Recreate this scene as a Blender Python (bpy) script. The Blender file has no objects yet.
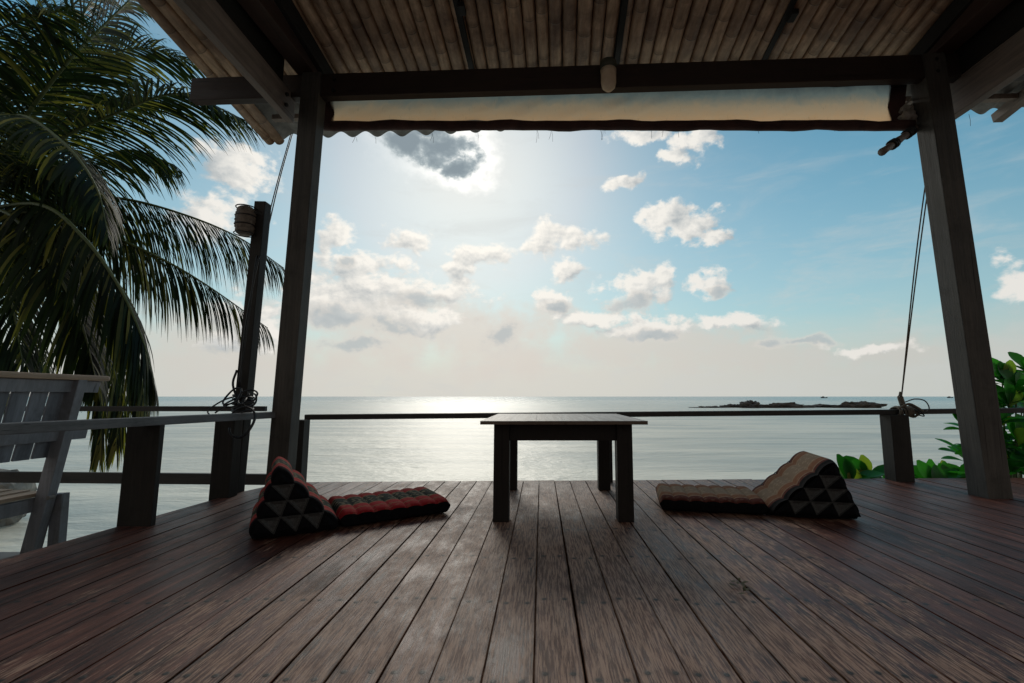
import bpy, bmesh, math, random
from mathutils import Vector, Matrix, noise
random.seed(11)
sc = bpy.context.scene
col = sc.collection
R = math.radians

# ------------------------------------------------------------------ camera
CAMH = 0.70
PITCH = R(6.89)
cam = bpy.data.cameras.new('camera'); camo = bpy.data.objects.new('camera', cam); col.objects.link(camo)
camo.location = (0, 0, CAMH); camo.rotation_euler = (R(90) + PITCH, 0, 0)
cam.lens = 16.0; cam.sensor_width = 36; cam.shift_x = -29/1024
cam.clip_start = 0.05; cam.clip_end = 60000
sc.camera = camo
F, CX, CY = 455.0, 541.0, 341.5
def ray(px, py):
    u, v = px-CX, py-CY
    y = F*math.cos(PITCH) + v*math.sin(PITCH)
    z = -v*math.cos(PITCH) + F*math.sin(PITCH)
    return u/y, z/y
def at(px, py, d):                       # surveyed photo point at ground distance d
    a, b = ray(px, py); return Vector((a*d, d, CAMH + b*d))

# ------------------------------------------------------------------ node helpers
class NT:
    def __init__(s, tree): s.t = tree; s.n = tree.nodes; s.l = tree.links
    def add(s, typ, **kw):
        n = s.n.new(typ)
        for k, v in kw.items(): setattr(n, k, v)
        return n
    def put(s, sock, v):
        if v is None: return
        if isinstance(v, bpy.types.NodeSocket): s.l.new(v, sock)
        else:
            if hasattr(sock.default_value, '__len__') and not hasattr(v, '__len__'): v = [v]*len(sock.default_value)
            if hasattr(v, '__len__') and len(v) == 3 and len(sock.default_value) == 4: v = tuple(v)+(1,)
            sock.default_value = v
    def m(s, op, a, b=None, c=None, clamp=False):
        n = s.add('ShaderNodeMath', operation=op, use_clamp=clamp)
        s.put(n.inputs[0], a); s.put(n.inputs[1], b); s.put(n.inputs[2], c); return n.outputs[0]
    def vm(s, op, a, b=None):
        n = s.add('ShaderNodeVectorMath', operation=op)
        s.put(n.inputs[0], a)
        if op == 'SCALE': s.put(n.inputs[3], b)
        else: s.put(n.inputs[1], b)
        return n.outputs['Value'] if op in ('LENGTH', 'DOT_PRODUCT', 'DISTANCE') else n.outputs[0]
    def mix(s, f, a, b, mode='MIX'):
        n = s.add('ShaderNodeMix', data_type='RGBA', blend_type=mode)
        s.put(n.inputs[0], f); s.put(n.inputs[6], a); s.put(n.inputs[7], b); return n.outputs[2]
    def noise(s, vec, scale, detail=4, rough=.55, dist=0, out='Fac'):
        n = s.add('ShaderNodeTexNoise'); s.put(n.inputs['Vector'], vec)
        n.inputs['Scale'].default_value = scale; n.inputs['Detail'].default_value = detail
        n.inputs['Roughness'].default_value = rough; n.inputs['Distortion'].default_value = dist
        return n.outputs[out]
    def mr(s, v, a, b, c=0, d=1, mode='LINEAR'):
        n = s.add('ShaderNodeMapRange', interpolation_type=mode)
        s.put(n.inputs[0], v); s.put(n.inputs[1], a); s.put(n.inputs[2], b); s.put(n.inputs[3], c); s.put(n.inputs[4], d)
        return n.outputs[0]
    def mapping(s, vec, scale=(1, 1, 1), loc=(0, 0, 0), rot=(0, 0, 0)):
        n = s.add('ShaderNodeMapping'); s.put(n.inputs[0], vec); n.inputs[1].default_value = loc
        n.inputs[2].default_value = rot; n.inputs[3].default_value = scale; return n.outputs[0]
    def ramp(s, f, stops):
        n = s.add('ShaderNodeValToRGB'); s.put(n.inputs[0], f); e = n.color_ramp.elements
        while len(e) < len(stops): e.new(.5)
        for i, (p, c) in enumerate(stops): e[i].position = p; e[i].color = tuple(c)+(1,)
        return n.outputs[0]
    def xyz(s, v):
        n = s.add('ShaderNodeSeparateXYZ'); s.put(n.inputs[0], v); return n.outputs
    def cxyz(s, x, y, z):
        n = s.add('ShaderNodeCombineXYZ'); s.put(n.inputs[0], x); s.put(n.inputs[1], y); s.put(n.inputs[2], z); return n.outputs[0]
    def bump(s, h, strength=.3, dist=.01):
        n = s.add('ShaderNodeBump'); n.inputs['Strength'].default_value = strength
        n.inputs['Distance'].default_value = dist; s.put(n.inputs['Height'], h); return n.outputs[0]

def mat(name):
    m = bpy.data.materials.new(name); m.use_nodes = True
    t = NT(m.node_tree); b = m.node_tree.nodes['Principled BSDF']
    return m, t, b
def setb(t, b, **kw):
    for k, v in kw.items(): t.put(b.inputs[k.replace('_', ' ')], v)

def wood(name, dark, light, axis='z', rough=.6, grain=26, spec=.4, wear=None, contrast=(.3, .7)):
    m, t, b = mat(name)
    tc = t.add('ShaderNodeTexCoord').outputs['Object']
    k = .045
    s = {'x': (k, 1, 1), 'y': (1, k, 1), 'z': (1, 1, k)}[axis]
    g = t.noise(t.mapping(tc, s), grain, 6, .65, .3)
    fine = t.noise(t.mapping(tc, s), grain*6, 3, .6)
    big = t.noise(tc, 1.7, 4, .6)
    ck = t.noise(t.mapping(tc, tuple(v*(.35 if v < 1 else 1) for v in s)), grain*2.2, 3, .5)
    f = t.m('ADD', t.m('MULTIPLY', g, .6), t.m('ADD', t.m('MULTIPLY', fine, .22), t.m('MULTIPLY', big, .3)))
    c = t.ramp(f, [(contrast[0], dark), (contrast[1], light)])
    c = t.mix(t.mr(ck, .26, .34, .8, 0), c, tuple(v*.3 for v in dark))
    c = t.mix(t.mr(t.noise(tc, 5.5, 6, .7), .55, .75, 0, .5), c, dark)
    if wear:
        w = t.mr(t.noise(tc, 4.5, 6, .7), .5, .68)
        c = t.mix(t.m('MULTIPLY', w, .6), c, wear)
    setb(t, b, Base_Color=c, Roughness=t.mr(g, .3, .7, rough-.1, rough+.15), Specular_IOR_Level=spec,
         Normal=t.bump(t.m('ADD', g, t.m('MULTIPLY', fine, .4)), .45, .004))
    return m

# ------------------------------------------------------------------ mesh builder
class MB:
    def __init__(s): s.v = []; s.f = []; s.mi = []; s.uv = {}; s.rnd = {}
    def add(s, vs, fs, mi=0, rnd=None):
        o = len(s.v); s.v += [tuple(v) for v in vs]
        for f in fs: s.f.append(tuple(i+o for i in f)); s.mi.append(mi)
        if rnd is not None:
            for i in range(len(vs)): s.rnd[o+i] = rnd
        return o
    def box(s, c, size, rot=None, mi=0, bev=0.0, rnd=None):
        bm = bmesh.new(); bmesh.ops.create_cube(bm, size=1)
        for v in bm.verts: v.co = Vector((v.co.x*size[0], v.co.y*size[1], v.co.z*size[2]))
        if bev: bmesh.ops.bevel(bm, geom=bm.edges[:], offset=bev, segments=2, affect='EDGES', profile=.6)
        M = Matrix.Translation(Vector(c)) @ (rot.to_4x4() if rot else Matrix.Identity(4))
        bm.verts.index_update()
        s.add([M @ v.co for v in bm.verts], [[v.index for v in f.verts] for f in bm.faces], mi, rnd); bm.free()
    def bar(s, p, q, w, h, up=(0, 0, 1), bev=.004, mi=0, rnd=None):     # w sideways, h along up
        p, q = Vector(p), Vector(q); y = (q-p).normalized(); x = y.cross(Vector(up)).normalized(); z = x.cross(y)
        s.box((p+q)/2, (w, (q-p).length, h), Matrix((x, y, z)).transposed(), mi, bev, rnd)
    def tube(s, pts, r, n=8, mi=0, cap=True, rnd=None):
        pts = [Vector(p) for p in pts]; vs = []; fs = []
        rr = r if hasattr(r, '__len__') else [r]*len(pts)
        t0 = (pts[1]-pts[0]).normalized(); a = t0.orthogonal().normalized()
        for i, p in enumerate(pts):
            t = (pts[min(i+1, len(pts)-1)]-pts[max(i-1, 0)]).normalized()
            a = (a - t*a.dot(t)).normalized(); b = t.cross(a)
            for k in range(n):
                an = 2*math.pi*k/n; vs.append(p+(a*math.cos(an)+b*math.sin(an))*rr[i])
        for i in range(len(pts)-1):
            for k in range(n): fs.append((i*n+k, i*n+(k+1) % n, (i+1)*n+(k+1) % n, (i+1)*n+k))
        if cap: fs.append(tuple(range(n-1, -1, -1))); fs.append(tuple((len(pts)-1)*n+k for k in range(n)))
        s.add(vs, fs, mi, rnd)
    def build(s, name, mats, parent=None, smooth=False):
        me = bpy.data.meshes.new(name); me.from_pydata(s.v, [], s.f)
        for m in (mats if isinstance(mats, (list, tuple)) else [mats]): me.materials.append(m)
        for i, p in enumerate(me.polygons): p.material_index = s.mi[i]; p.use_smooth = smooth
        if s.uv:
            ul = me.uv_layers.new(name='UVMap')
            for lp in me.loops: ul.data[lp.index].uv = s.uv.get(lp.vertex_index, (0, 0))
        if s.rnd:
            at_ = me.attributes.new('rnd', 'FLOAT', 'POINT')
            for i, d in enumerate(at_.data): d.value = s.rnd.get(i, 0)
        me.update()
        o = bpy.data.objects.new(name, me); col.objects.link(o)
        if parent:
            o.parent = parent
            o.matrix_parent_inverse = parent.matrix_basis.inverted()
        return o
def tag(o, label=None, cat=None, group=None, kind=None):
    if label: o['label'] = label
    if cat: o['category'] = cat
    if group: o['group'] = group
    if kind: o['kind'] = kind
    return o
def empty(name, loc, label, cat, group=None):
    o = bpy.data.objects.new(name, None); o.empty_display_size = .1; col.objects.link(o); o.location = loc
    return tag(o, label, cat, group)
def spline(ctrl, n):
    P = [Vector(p) for p in ctrl]; P = [P[0]*2-P[1]]+P+[P[-1]*2-P[-2]]; out = []
    seg = len(P)-3
    for i in range(n+1):
        t = i/n*seg; k = min(int(t), seg-1); t -= k; a, b, c, d = P[k:k+4]
        out.append(.5*((2*b)+(c-a)*t+(2*a-5*b+4*c-d)*t*t+(3*b-a-3*c+d)*t**3))
    return out

# ------------------------------------------------------------------ world
SUN_AZ, SUN_EL = R(-9.5), R(28.0)
sundir = Vector((math.sin(SUN_AZ)*math.cos(SUN_EL), math.cos(SUN_AZ)*math.cos(SUN_EL), math.sin(SUN_EL)))
w = bpy.data.worlds.new('World'); sc.world = w; w.use_nodes = True
t = NT(w.node_tree); bg = w.node_tree.nodes['Background']
bg.inputs[1].default_value = 0.10
sky = t.add('ShaderNodeTexSky', sky_type='NISHITA', sun_disc=False)
sky.sun_elevation = SUN_EL; sky.sun_rotation = SUN_AZ; sky.dust_density = .6; sky.ozone_density = 1.5; sky.air_density = 1.0
D = t.vm('NORMALIZE', t.add('ShaderNodeTexCoord').outputs['Generated'])
dx, dy, dz = t.xyz(D)
el = t.m('ARCSINE', dz); az = t.m('ARCTAN2', dx, dy)
nv = t.noise(D, 9, 5, .6, 0, 'Color')
nv = t.vm('SUBTRACT', nv, (.5, .5, .5))
P0 = t.cxyz(az, el, 0)
P1 = t.vm('ADD', P0, t.vm('MULTIPLY', nv, (.10, .085, 0)))
fb = t.noise(t.mapping(D, (1, 1, 1.4)), 20, 9, .58, .1)
fb2 = t.noise(D, 10, 5, .55)
Ds = t.vm('NORMALIZE', t.vm('ADD', D, tuple(sundir*.030)))
fbs = t.noise(t.mapping(Ds, (1, 1, 1.4)), 20, 9, .58, .1)
P1n = P1
P1s = t.vm('ADD', P1, t.vm('SCALE', t.vm('SUBTRACT', (SUN_AZ, SUN_EL, 0), P0), .05))
def ae(px, py):
    a, b = ray(px, py); return math.atan2(a, 1), math.atan2(b, math.hypot(a, 1))
def field(blobs, P1=None):
    P1 = P1 or P1n
    out = None
    for (cx, cy, rx, ry) in blobs:
        rx *= .90; ry *= .86; a0, e0 = ae(cx, cy); ra = abs(ae(cx+rx, cy)[0]-ae(cx-rx, cy)[0])/2; re = abs(ae(cx, cy+ry)[1]-ae(cx, cy-ry)[1])/2
        r = t.vm('LENGTH', t.vm('MULTIPLY', t.vm('SUBTRACT', P1, (a0, e0, 0)), (1/ra, 1/re, 0)))
        f = t.m('SUBTRACT', 1.0, r)
        out = f if out is None else t.m('MAXIMUM', out, f)
    return out
puffy = [(334, 238, 24, 26), (352, 268, 40, 26), (411, 240, 27, 18), (398, 262, 20, 14), (478, 258, 40, 17), (462, 272, 24, 12), (543, 240, 30, 18),
         (578, 240, 34, 13), (566, 268, 18, 16), (660, 218, 26, 20), (690, 226, 38, 17), (714, 236, 18, 9), (622, 180, 22, 10), (700, 142, 24, 22), (645, 136, 40, 11), (680, 160, 18, 10),
         (640, 288, 46, 20), (668, 280, 20, 14), (706, 285, 24, 16), (1014, 275, 28, 26), (558, 300, 26, 14), (235, 170, 40, 34), (215, 215, 46, 34), (375, 286, 76, 24),
         (250, 330, 50, 36), (650, 326, 56, 12), (738, 322, 44, 10), (330, 300, 60, 26), (440, 292, 50, 16), (420, 322, 50, 16), (880, 345, 60, 8), (600, 318, 40, 9)]
greys = [(336, 316, 42, 20), (420, 303, 28, 18), (386, 330, 40, 20), (503, 337, 27, 22), (632, 300, 34, 13), (560, 306, 22, 9), (655, 333, 36, 10), (716, 292, 14, 8), (350, 345, 50, 12), (345, 262, 14, 10), (800, 340, 60, 8)]
darkc = [(440, 148, 46, 26), (463, 166, 30, 19), (405, 138, 26, 18), (425, 128, 40, 16)]
fps = field(puffy, P1s); fp = field(puffy); fg = field(greys); fd = field(darkc)
nz = t.m('MULTIPLY', t.m('SUBTRACT', fb, .5), 3.0)
# base sky: nishita tinted, then warm haze low over the water
sd = t.m('ARCCOSINE', t.m('MINIMUM', t.vm('DOT_PRODUCT', D, tuple(sundir)), .99999))
near = t.m('POWER', 2.718, t.m('MULTIPLY', sd, -2.0))
tint = t.mix(t.mr(near, .18, .62), (.22, 1.14, 1.17), (.74, .93, .955))
c = t.mix(1, sky.outputs[0], tint, 'MULTIPLY')
c = t.vm('SCALE', c, 0.80)
hz = t.m('POWER', 2.718, t.m('MULTIPLY', t.m('MAXIMUM', el, 0), -6.0))
hz = t.m('MAXIMUM', hz, t.mr(el, R(1), R(15), 1, 0, 'SMOOTHSTEP'))
hz = t.m('MULTIPLY', hz, t.mr(fb2, .3, .7, .98, 1.16), clamp=True)
hazecol = t.mix(t.mr(near, .12, .60, 0, 1), (5.3, 5.35, 4.85), (8.3, 7.35, 6.1))
c = t.mix(hz, c, hazecol)
# veil of glare round the veiled sun
gl = t.m('POWER', 2.718, t.m('MULTIPLY', sd, -5.2))
c = t.mix(t.m('MULTIPLY', gl, .95, clamp=True), c, (8.2, 7.95, 7.6))
c = t.mix(t.mr(el, R(5), R(30), .32, .02), c, t.mix(near, (5.2, 5.9, 6.0), (8.6, 8.4, 7.9)))
# high thin cirrus
cir = t.mr(t.noise(t.mapping(D, (1.2, 1, 5)), 3.2, 7, .6, .6), .5, .75, 0, .3, 'SMOOTHSTEP')
c = t.mix(cir, c, (6.0, 6.1, 6.0))
# stray clouds away from the view (behind, overhead)
gen = t.mr(t.noise(t.mapping(D, (1, 1, 2)), 3.0, 8, .6), .56, .68, 0, .8, 'SMOOTHSTEP')
gen = t.m('MULTIPLY', gen, t.mr(dy, .35, .0))
c = t.mix(gen, c, (6.8, 6.8, 6.7))
# broad milky bank low over the sea, left of the middle
bank = field([(350, 310, 150, 50), (470, 335, 170, 48), (640, 345, 150, 30), (250, 345, 120, 60), (760, 355, 160, 22), (900, 350, 120, 20)])
bk_ = t.m('ADD', t.m('ADD', bank, t.m('MULTIPLY', t.m('SUBTRACT', fb2, .5), 2.0)), t.m('MULTIPLY', nz, .35))
bcol = t.mix(t.mr(near, .15, .65, 0, 1), (5.7, 5.65, 5.25), (8.2, 7.25, 6.45))
c = t.mix(t.mr(bk_, -.15, .75, 0, .8, 'SMOOTHSTEP'), c, bcol)
wisp = t.mr(t.noise(t.mapping(D, (1, 1, 2.6)), 13, 7, .62, .4), .50, .72, 0, .42, 'SMOOTHSTEP')
wisp = t.m('MULTIPLY', wisp, t.mr(el, R(2), R(22), 1, .1))
c = t.mix(wisp, c, t.mix(near, (5.2, 5.5, 5.4), (8.6, 8.1, 7.3)))
# puffy clouds: bright thin rim, greyer heart because they are backlit
dp = t.m('ADD', fp, nz)
dps = t.m('ADD', fps, t.m('MULTIPLY', t.m('SUBTRACT', fbs, .5), 3.0))
lit = t.mr(near, .2, .7, 0, 1)
rim = t.mix(lit, (8.2, 7.9, 7.4), (10.4, 9.9, 9.0))
core = t.mix(lit, (3.9, 4.3, 4.5), (5.6, 5.75, 5.7))
rel = t.m('ADD', t.m('MULTIPLY', t.m('SUBTRACT', dps, dp), .95), t.mr(dp, .1, 1.3, .22, .62), clamp=True)
cc = t.mix(rel, rim, core)
c = t.mix(t.mr(dp, -.16, .46, 0, .95, 'SMOOTHSTEP'), c, cc)
dg = t.m('ADD', fg, t.m('MULTIPLY', nz, .75))
cg = t.mix(t.mr(dg, .2, .8, 0, 1, 'SMOOTHSTEP'), (6.9, 6.6, 6.1), (4.5, 4.95, 5.1))
c = t.mix(t.mr(dg, -.15, .6, 0, .72, 'SMOOTHSTEP'), c, cg)
# the cloud in front of the sun
halo = t.mr(t.m('ADD', fd, t.m('MULTIPLY', nz, .75)), -.85, .35, 0, 1, 'SMOOTHSTEP')
side = t.mr(sd, R(1.5), R(8), 1, .12)
c = t.mix(t.m('MULTIPLY', halo, side, clamp=True), c, (13.5, 13.2, 12.6))
dd = t.m('ADD', fd, t.m('MULTIPLY', nz, .62))
cd = t.mix(t.mr(dd, .05, .7, 0, 1, 'SMOOTHSTEP'), (4.6, 5.3, 5.5), (2.6, 3.15, 3.5))
c = t.mix(t.mr(dd, -.08, .42, 0, 1, 'SMOOTHSTEP'), c, cd)
c = t.mix(t.mr(dy, -.5, .15, .75, 0), c, (6.6, 5.7, 4.8))  # warm fill added to the unseen sky behind the camera
amb = t.m('ADD', t.m('MULTIPLY', t.mr(dy, -.6, -.1, .55, 1.5), t.mr(dy, .2, .6, 1, 0)), t.mr(dy, .2, .6, 0, 1))  # unseen sky brightened at the sides, dimmed behind, to shape the fill
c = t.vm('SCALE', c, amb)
# below the horizon
c = t.mix(t.mr(dz, -.02, 0, 1, 0), c, (2.2, 2.4, 2.3))
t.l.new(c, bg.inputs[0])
w.cycles.sampling_method = 'MANUAL'; w.cycles.sample_map_resolution = 1024

sl = bpy.data.lights.new('sun', 'SUN'); sl.energy = 0.85; sl.angle = R(17); sl.color = (1, .93, .82)
so = bpy.data.objects.new('sun', sl); col.objects.link(so); so.rotation_euler = (-sundir).to_track_quat('-Z', 'Y').to_euler()
so.location = (0, 0, 20)
sc.view_settings.view_transform = 'Standard'; sc.view_settings.look = 'None'; sc.view_settings.exposure = 0

# ------------------------------------------------------------------ materials
M = {}
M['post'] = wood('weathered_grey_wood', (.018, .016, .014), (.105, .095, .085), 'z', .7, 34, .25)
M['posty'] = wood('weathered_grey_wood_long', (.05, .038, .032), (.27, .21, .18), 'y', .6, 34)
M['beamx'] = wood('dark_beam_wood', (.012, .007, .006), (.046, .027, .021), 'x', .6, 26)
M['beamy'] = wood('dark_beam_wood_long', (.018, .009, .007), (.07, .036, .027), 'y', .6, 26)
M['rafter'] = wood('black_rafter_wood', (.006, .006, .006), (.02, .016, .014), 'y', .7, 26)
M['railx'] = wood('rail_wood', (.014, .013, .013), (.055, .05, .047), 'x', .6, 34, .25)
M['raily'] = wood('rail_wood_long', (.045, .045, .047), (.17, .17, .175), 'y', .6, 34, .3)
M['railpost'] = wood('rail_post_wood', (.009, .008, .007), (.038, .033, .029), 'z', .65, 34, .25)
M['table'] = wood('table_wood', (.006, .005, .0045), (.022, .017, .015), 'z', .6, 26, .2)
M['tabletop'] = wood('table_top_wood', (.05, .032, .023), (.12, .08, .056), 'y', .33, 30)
M['paint'] = wood('worn_white_paint', (.10, .105, .12), (.27, .28, .31), 'z', .65, 20, wear=(.10, .09, .085))
M['slat'] = wood('weathered_slat', (.035, .04, .05), (.26, .285, .33), 'z', .7, 13)
M['cap'] = wood('bench_cap_wood', (.16, .11, .075), (.45, .33, .24), 'y', .6, 24)

def deck_mat():
    m, t, b = mat('worn_deck_boards')
    tc = t.add('ShaderNodeTexCoord').outputs['Object']
    rnd = t.add('ShaderNodeAttribute', attribute_name='rnd').outputs['Fac']
    uv = t.add('ShaderNodeUVMap').outputs[0]; U, V, _ = t.xyz(uv)
    off = t.cxyz(t.m('MULTIPLY', rnd, 17.3), t.m('MULTIPLY', rnd, 91.7), 0)
    p = t.vm('ADD', tc, off)
    g1 = t.noise(t.mapping(p, (1, .035, 1)), 30, 6, .65, .5)
    g2 = t.noise(t.mapping(p, (1, .055, 1)), 175, 5, .72)
    g3 = t.noise(t.mapping(p, (1, .42, 1)), 7, 9, .74)
    g4 = t.noise(tc, .8, 4, .6)
    base = t.ramp(t.m('ADD', t.m('MULTIPLY', g1, .6), t.m('MULTIPLY', g2, .4)), [(.38, (.013, .0045, .0035)), (.50, (.115, .036, .022)), (.62, (.27, .098, .062))])
    base = t.mix(t.mr(rnd, 0, 1, 0, .55), base, t.mix(1, base, (.42, .34, .34), 'MULTIPLY'))
    # varnish worn off: paler grey streaks, mostly down the middle where people walk
    px_ = t.xyz(tc)[0]
    mid = t.mr(t.m('ABSOLUTE', t.m('SUBTRACT', px_, .1)), .2, 2.2, .14, -.08)
    wv = t.m('ADD', t.m('ADD', t.m('MULTIPLY', g3, .70), t.m('MULTIPLY', g2, .48)), t.m('ADD', t.m('MULTIPLY', t.m('SUBTRACT', g4, .5), .35), mid))
    wear = t.mr(wv, .606, .685, 0, .78, 'SMOOTHSTEP')
    c = t.mix(wear, base, t.ramp(g2, [(.44, (.12, .052, .034)), (.56, (.45, .275, .19))]))
    # dark damp stains
    st = t.mr(t.noise(t.mapping(p, (1, .4, 1)), 3.3, 6, .7), .55, .72, 0, .65, 'SMOOTHSTEP')
    c = t.mix(st, c, (.024, .012, .009))
    # board edges dirt
    e = t.m('MULTIPLY', t.mr(t.m('ABSOLUTE', t.m('SUBTRACT', U, .5)), .42, .5, 0, 1, 'SMOOTHSTEP'), t.mr(g3, .35, .65, .2, .8))
    c = t.mix(e, c, (.012, .008, .007))
    # pairs of rusty screws every joist
    vj = t.m('ADD', V, t.m('MULTIPLY', t.m('SUBTRACT', rnd, .5), .05))
    fv = t.m('MULTIPLY', t.m('SUBTRACT', t.m('FRACT', t.m('DIVIDE', t.m('ADD', vj, 20.05), .43)), .5), .43)
    fu = t.m('MULTIPLY', t.m('SUBTRACT', t.m('ABSOLUTE', t.m('SUBTRACT', U, .5)), .28), .13)
    r = t.vm('LENGTH', t.cxyz(fu, fv, 0))
    c = t.mix(t.mr(r, .0055, .0105, .95, 0), c, (.004, .004, .004))
    c = t.mix(t.mr(r, .006, .02, .45, 0), c, (.01, .008, .007))
    ro = t.m('ADD', t.mr(g3, .38, .62, .44, .58), t.m('MULTIPLY', wear, .1))
    h = t.m('ADD', t.m('ADD', g1, t.m('MULTIPLY', g2, .7)), t.m('MULTIPLY', t.mr(r, .005, .009, -1, 0), .25))
    setb(t, b, Base_Color=c, Roughness=ro, Specular_IOR_Level=t.m('MULTIPLY', t.m('SUBTRACT', 1, t.mr(t.m('ABSOLUTE', t.m('SUBTRACT', U, .5)), .47, .485, 0, 1)), t.mr(st, 0, .6, .40, .2)), Normal=t.bump(h, .5, .004))
    return m
M['deck'] = deck_mat()

def bamboo_mat():
    m, t, b = mat('bamboo')
    tc = t.add('ShaderNodeTexCoord').outputs['Object']
    rnd = t.add('ShaderNodeAttribute', attribute_name='rnd').outputs['Fac']
    p = t.vm('ADD', tc, t.cxyz(t.m('MULTIPLY', rnd, 37.), t.m('MULTIPLY', rnd, 53.), 0))
    y = t.m('ADD', t.xyz(tc)[1], t.m('MULTIPLY', rnd, 9.7))
    fr = t.m('FRACT', t.m('DIVIDE', y, .40))
    node = t.m('MAXIMUM', t.mr(t.m('ABSOLUTE', t.m('SUBTRACT', fr, .5)), .0, .018, 1, 0), t.mr(t.m('ABSOLUTE', t.m('SUBTRACT', fr, .46)), .0, .07, .45, 0))
    tone = t.m('FRACT', t.m('ADD', t.m('MULTIPLY', rnd, 7.13), t.m('MULTIPLY', t.m('FLOOR', t.m('DIVIDE', y, .40)), .383)))
    g = t.noise(t.mapping(p, (1, .06, 1)), 30, 5, .6)
    s = t.noise(p, 4, 5, .7)
    c = t.ramp(g, [(.3, (.32, .19, .11)), (.7, (.78, .53, .35))])
    c = t.mix(t.m('MULTIPLY', tone, .5), c, (.24, .145, .10))
    c = t.mix(t.mr(s, .42, .66, 0, .75), c, (.14, .08, .055))
    c = t.mix(t.m('MULTIPLY', node, .75), c, (.06, .035, .022))
    setb(t, b, Base_Color=c, Roughness=.55, Normal=t.bump(t.m('ADD', g, t.m('MULTIPLY', node, 1.2)), .5, .006))
    return m
M['bamboo'] = bamboo_mat()

def plain(name, c1, c2, rough=.6, scale=12, bump=.2, bd=.005, spec=.4, **kw):
    m, t, b = mat(name)
    tc = t.add('ShaderNodeTexCoord').outputs['Object']
    n = t.noise(tc, scale, 6, .62)
    setb(t, b, Base_Color=t.ramp(n, [(.3, c1), (.7, c2)]), Roughness=rough, Specular_IOR_Level=spec, Normal=t.bump(n, bump, bd), **kw)
    return m
M['sheet'] = plain('grey_corrugated_sheet', (.10, .095, .09), (.24, .225, .21), .8, 9)
M['fascia'] = wood('fascia_board', (.10, .08, .07), (.30, .24, .20), 'y', .7, 22)
M['rock'] = plain('dark_sea_rock', (.025, .022, .02), (.12, .10, .085), .85, .55, 1, .5)
M['rockn'] = plain('pale_boulder', (.09, .085, .075), (.32, .29, .25), .85, 3, .9, .08)
M['sand'] = plain('wet_sand', (.07, .062, .05), (.14, .122, .098), .8, 2, .4, .03)
M['stone'] = plain('stone_landing', (.12, .12, .12), (.26, .25, .24), .85, 5, .5, .02)
M['rope'] = plain('old_rope', (.07, .055, .042), (.24, .20, .155), .9, 160, .8, .003)
M['cable'] = plain('black_cable', (.008, .008, .009), (.02, .02, .022), .5, 20)
M['lampbody'] = plain('olive_lamp_socket', (.05, .055, .04), (.10, .105, .08), .6, 20)
M['lampglass'] = plain('aged_frosted_cover', (.62, .47, .33), (.80, .64, .48), .35, 10, .05)
M['lantern'] = plain('ribbed_lantern', (.07, .055, .045), (.25, .20, .16), .7, 30)
M['border'] = plain('dark_awning_border', (.035, .014, .012), (.085, .035, .028), .75, 8)
M['gapdark'] = plain('dark_gap_backing', (.004, .003, .003), (.008, .006, .005), .95, 8, spec=.02)  # near-black backing that keeps the deck gaps dark
M['rag'] = plain('bleached_rag', (.22, .19, .16), (.5, .45, .4), .9, 25)
M['boat'] = plain('far_boat_paint', (.10, .11, .12), (.2, .2, .2), .6, 1)
M['trunk'] = wood('palm_trunk', (.03, .025, .02), (.13, .11, .09), 'x', .85, 8)
M['stem'] = plain('green_stem', (.05, .075, .02), (.12, .14, .05), .6, 20)
M['dryleaf'] = plain('mossy_dry_leaf', (.025, .02, .008), (.10, .085, .03), .8, 40)

def awning_mat():
    m, t, b = mat('skylit_awning_cloth')
    tc = t.add('ShaderNodeTexCoord').outputs['Object']
    uv = t.add('ShaderNodeUVMap').outputs[0]; U, V, _ = t.xyz(uv)
    n = t.noise(t.mapping(uv, (6, 1.2, 1)), 2.2, 5, .6, .8)
    s = t.noise(t.mapping(uv, (40, 2, 1)), 2, 4, .6)
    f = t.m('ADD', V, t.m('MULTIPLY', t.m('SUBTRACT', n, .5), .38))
    c = t.ramp(f, [(.02, (.80, .52, .30)), (.42, (.70, .55, .39)), (.74, (.36, .43, .43)), (1, (.19, .24, .27))])  # tan-to-grey ramp paints in the sky light glowing through the cloth
    c = t.mix(t.mr(s, .6, .72, 0, .25), c, (.28, .2, .13))
    setb(t, b, Base_Color=c, Roughness=.8, Normal=t.bump(n, .3, .02))
    tr = t.add('ShaderNodeBsdfTranslucent'); t.put(tr.inputs[0], c)
    mx = t.add('ShaderNodeMixShader'); mx.inputs[0].default_value = .8
    t.l.new(b.outputs[0], mx.inputs[1]); t.l.new(tr.outputs[0], mx.inputs[2])
    t.l.new(mx.outputs[0], t.n['Material Output'].inputs[0])
    return m
M['awning'] = awning_mat()

def leaf_mat(name, c1, c2, c3, trans=.4, rough=.38, tcol=(1.3, 1.5, .6), spec=.3):
    m, t, b = mat(name)
    rnd = t.add('ShaderNodeAttribute', attribute_name='rnd').outputs['Fac']
    tc = t.add('ShaderNodeTexCoord').outputs['Object']
    c = t.ramp(rnd, [(0, c1), (.72, c2), (1, c3)])
    c = t.mix(t.mr(t.noise(tc, 9, 4), .3, .7, 0, .4), c, t.mix(1, c, (.5, .55, .5), 'MULTIPLY'))
    setb(t, b, Base_Color=c, Roughness=rough, Specular_IOR_Level=spec)
    tr = t.add('ShaderNodeBsdfTranslucent'); t.put(tr.inputs[0], t.mix(1, c, tcol, 'MULTIPLY'))
    mx = t.add('ShaderNodeMixShader'); mx.inputs[0].default_value = trans
    t.l.new(b.outputs[0], mx.inputs[1]); t.l.new(tr.outputs[0], mx.inputs[2])
    t.l.new(mx.outputs[0], t.n['Material Output'].inputs[0])
    return m
M['palm'] = leaf_mat('palm_leaf', (.010, .018, .010), (.028, .043, .018), (.24, .21, .06), .44, .5, (1.7, 1.9, .75), spec=.16)
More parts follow.
